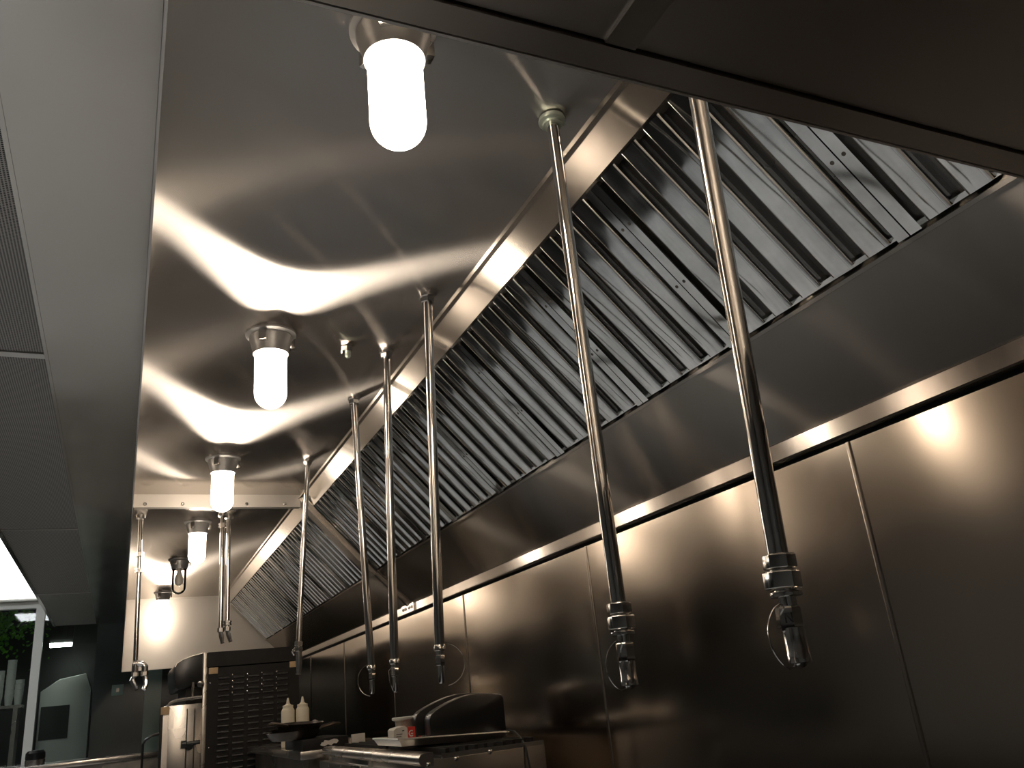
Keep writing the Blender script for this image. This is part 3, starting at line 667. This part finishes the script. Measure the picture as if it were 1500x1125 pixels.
# black rounded appliance
t = thing('countertop_appliance', (1.17, 3.14, -0.145), 'black plastic appliance with an arched top on the sheet pan', 'appliance')
def arch(x0, x1, zb, zt_, n=22):
    pts = [(x0, zb)]
    ctrl = [(0.0, 0.52), (0.02, 0.62), (0.07, 0.70), (0.16, 0.78), (0.28, 0.87), (0.42, 0.95), (0.56, 0.995), (0.68, 1.0), (0.80, 0.985), (0.93, 0.95), (0.985, 0.91), (1.0, 0.82), (1.0, 0.0)]
    return pts + [(x0+(x1-x0)*a, zb+(zt_-zb)*b) for a, b in ctrl]
def app_shell(x0, x1, y0, y1, name, z_t, bev=0.006):
    bm = BM(); prism(bm, arch(x0, x1, -0.146, z_t), 'y', y0, y1); return obj(name, bm, 'black', t, bevel=bev)
app_shell(1.030, 1.330, 3.085, 3.150, 'front_shell', 0.006)
app_shell(1.010, 1.325, 3.195, 3.245, 'rear_shell', 0.012)
bm = BM(); prism(bm, arch(1.075, 1.325, -0.146, -0.002), 'y', 3.150, 3.195); obj('core', bm, 'black', t, bevel=0.004)
bm = BM(); box(bm, 1.016, 1.075, 3.150, 3.195, -0.146, -0.118); obj('slot_floor', bm, 'steel', t)
# red and white carton, plastic tub
t = thing('carton', (0.955, 3.22, -0.135), 'small white and red carton on the sheet pan', 'box')
bm = BM(); prism(bm, [(0.925, -0.130), (0.978, -0.133), (0.978, -0.088), (0.968, -0.080), (0.933, -0.086), (0.925, -0.092)], 'y', 3.19, 3.27); cb2 = obj('box', bm, 'white', t)
bm = BM(); box(bm, 0.978, 1.008, 3.192, 3.27, -0.135, -0.086); obj('red_face', bm, 'red', t)
bm = BM()
lt = [(0.003+0.011*math.cos(a), 0.012*math.sin(a)) for a in [0.9+4.5*i/10 for i in range(11)]]
tube(bm, [(0.990+a*0.8, 3.1912, -0.108+b_*0.8) for a, b_ in lt], 0.0022, 6); tube(bm, [(0.9905, 3.1912, -0.109), (0.9985, 3.1912, -0.109)], 0.002, 6); obj('white_letter', bm, 'white', t)
bm = BM()
for k in range(3): box(bm, 0.934, 0.957-0.004*k, 3.189, 3.1905, -0.108-0.008*k, -0.1055-0.008*k)
box(bm, 0.957, 0.965, 3.189, 3.1905, -0.098, -0.094); obj('print', bm, 'ink', t)
t = thing('plastic_tub', (1.005, 3.30, -0.140), 'small translucent tub with a lid behind the carton', 'tub')
bm = BM(); lathe(bm, [(0, 0), (0.030, 0), (0.037, 0.072), (0, 0.072)], (1.0, 3.295, -0.133), 24); obj('body', bm, 'deli', t)
bm = BM(); lathe(bm, [(0.036, 0.068), (0.048, 0.074), (0.048, 0.081), (0.044, 0.083), (0, 0.083)], (1.0, 3.295, -0.133), 24); obj('lid', bm, 'cup', t)
# cord
bm = BM(); tube(bm, [(1.318, 3.12, -0.140), (1.30, 3.0, -0.130), (1.28, 2.90, -0.132), (1.255, 2.80, -0.148), (1.247, 2.745, -0.175), (1.25, 2.735, -0.23), (1.26, 2.735, -0.32), (1.265, 2.735, -0.60)], 0.0035, 8)
tag(obj('power_cord', bm, 'rubber'), 'black cord hanging from the tray behind the nearer grill', 'cord')

# ------------------------------------------------------------------ charcoal oven
OY = 6.2
ov = thing('oven', (0.85, OY, FZ), 'tall charcoal oven with louvred side at the far end of the line', 'oven')
hbox('cabinet', 0.525, 1.135, OY, OY+0.95, FZ+0.12, 0.345, 'enamel', ov, 0.004)
bm = BM(); prism(bm, [(0.520, 0.352), (0.520, 0.440), (0.530, 0.447), (1.135, 0.447), (1.140, 0.440), (1.140, 0.352)], 'y', OY-0.008, OY+0.955); obj('top_cap', bm, 'enamel', ov)
bm = BM(); box(bm, 0.530, 1.130, OY-0.006, OY, -1.2, 0.343); sp_ = obj('side_panel', bm, 'enamel', ov)
bm = BM()
for cx in range(5):
    x0 = 0.600 + 0.0965*cx
    for r_ in range(22):
        z = 0.285 - 0.0375*r_
        prism(bm, [(OY-0.006, z), (OY-0.013, z-0.003), (OY-0.017, z-0.008), (OY-0.018, z-0.014), (OY-0.006, z-0.014)], 'x', x0, x0+0.068)
lv = obj('louvre_panel', bm, 'louvre', sp_)
for q in [(0.548, 0.250), (1.115, 0.262), (0.55, -0.15), (1.11, -0.14)] + [(0.690+0.0965*k, 0.29-0.0375*j) for k in range(4) for j in range(0, 4)]:
    bm = BM(); lathe(bm, [(0.0045, 0), (0.0045, 0.003), (0, 0.005)], (q[0], OY-0.006, q[1]), 8, (0, -1, 0)); obj('screw', bm, 'fitting', sp_)
for x0, x1, z0, z1 in ((0.535, 0.594, 0.306, 0.346), (1.068, 1.118, 0.308, 0.348)):
    bm = BM(); box(bm, x0, x1, OY-0.014, OY-0.006, z0, z1); obj('tan_clip', bm, 'tan', ov, bevel=0.002)
hbox('corner_post', 0.500, 0.528, OY-0.004, OY+0.95, FZ+0.12, 0.445, 'steeldark', ov, 0.003)
# curved control visor on the front
vis = [(0.505, 0.452), (0.43, 0.436), (0.37, 0.418), (0.333, 0.396), (0.322, 0.372), (0.326, 0.30), (0.336, 0.238), (0.352, 0.224), (0.40, 0.232), (0.505, 0.262)]
bm = BM(); prism(bm, vis, 'y', OY+0.02, OY+0.93); vi = obj('front_visor', bm, 'black', ov, bevel=0.004)
bm = BM(); prism(bm, thick(vis[:5], 0.006), 'y', OY+0.01, OY+0.94); obj('visor_trim', bm, 'steel', vi)
hbox('front_frame', 0.40, 0.503, OY+0.06, OY+0.9, FZ+0.12, 0.235, 'enamel', ov)
# steel door standing open toward the viewer
dr = hbox('door', 0.262, 0.497, OY-0.03, OY+0.01, -0.95, 0.128, 'steel', ov, 0.004)
hbox('door_edge', 0.244, 0.262, OY-0.034, OY+0.014, -0.95, 0.118, 'black', dr)
bm = BM(); box(bm, 0.262, 0.296, OY-0.036, OY-0.030, -0.95, 0.07); obj('hinge_strip', bm, 'trim', dr)
bm = BM(); box(bm, 0.246, 0.300, OY-0.042, OY-0.028, 0.078, 0.124); obj('corner_bracket', bm, 'tan', dr, bevel=0.003)
bm = BM(); tube(bm, [(0.286, OY-0.02, 0.122), (0.305, OY-0.02, 0.146), (0.335, OY-0.02, 0.158), (0.42, OY-0.02, 0.164), (0.497, OY-0.02, 0.166)], 0.011, 10); obj('top_bar', bm, 'steel', dr)
bm = BM(); tube(bm, [(0.246, OY-0.02, -0.035), (0.200, OY-0.03, -0.040), (0.165, OY-0.03, -0.062), (0.152, OY-0.03, -0.085), (0.150, OY-0.03, -0.40), (0.165, OY-0.03, -0.425), (0.246, OY-0.02, -0.43)], 0.008, 10); obj('pull_bar', bm, 'black', dr)
for x in (0.408, 0.455):
    bm = BM(); tube(bm, [(x, OY-0.034, -0.92), (x, OY-0.034, 0.10)], 0.004, 8); obj('door_rod', bm, 'steeldark', dr)
bm = BM(); tube(bm, [(0.437, OY-0.02, 0.15), (0.437, OY-0.02, 0.262)], 0.010, 10); obj('upright_rod', bm, 'steel', dr)
bm = BM(); lathe(bm, [(0.022, 0), (0.022, 0.03), (0.016, 0.036), (0, 0.036)], (0.375, OY-0.055, -0.112), 16, (1, 0, 0)); tube(bm, [(0.40, OY-0.055, -0.112), (0.49, OY-0.055, -0.108)], 0.013, 12); lathe(bm, [(0.026, 0), (0.026, 0.026), (0, 0.028)], (0.425, OY-0.03, -0.125), 16, (0, -1, 0)); obj('door_handle', bm, 'black', dr)
bm = BM(); lathe(bm, [(0.020, 0), (0.026, 0.006), (0.018, 0.02), (0, 0.022)], (0.487, OY-0.01, 0.245), 16, (-0.4, -0.9, 0.1)); obj('latch_knob', bm, 'fitting', dr)
for x in (0.56, 1.10):
    for y in (OY+0.06, OY+0.88):
        bm = BM(); lathe(bm, [(0.025, 0), (0.02, 0.12), (0, 0.12)], (x, y, FZ), 12); obj('leg', bm, 'steel', ov)

# unseen dark topped range added near the viewer so the steel reflects something dark
t = thing('range_cooker', (1.05, 1.0, FZ), 'black topped steel range below the near pipes, out of view', 'range')
hbox('body', 0.62, 1.42, -1.4, 2.70, FZ, -0.62, 'steeldark', t, 0.004)
hbox('cooktop', 0.62, 1.42, -1.4, 2.70, -0.62, -0.60, 'grate', t, 0.004)

t = thing('prep_counter', (-2.3, 3.5, FZ), 'dark fronted prep counter across the aisle, seen only in reflections', 'counter')  # unseen counter added to darken what the upper filters reflect
hbox('worktop', -2.9, -1.72, -1.5, 8.2, -0.64, -0.60, 'steeldark', t, 0.004)
hbox('base', -2.85, -1.76, -1.45, 8.15, FZ, -0.64, 'enamel', t)

# ------------------------------------------------------------------ world and colour
w = bpy.data.worlds.new('world'); C.world = w; w.use_nodes = True
w.node_tree.nodes['Background'].inputs['Color'].default_value = (0.02, 0.022, 0.025, 1)
w.node_tree.nodes['Background'].inputs['Strength'].default_value = 0.3
C.view_settings.view_transform = 'Standard'; C.view_settings.look = 'None'
C.view_settings.exposure = 0.12; C.view_settings.gamma = 1.0; C.view_settings.use_curve_mapping = False
C.cycles.use_denoising = True
C.cycles.max_bounces = 10; C.cycles.glossy_bounces = 8; C.cycles.sample_clamp_indirect = 8.0
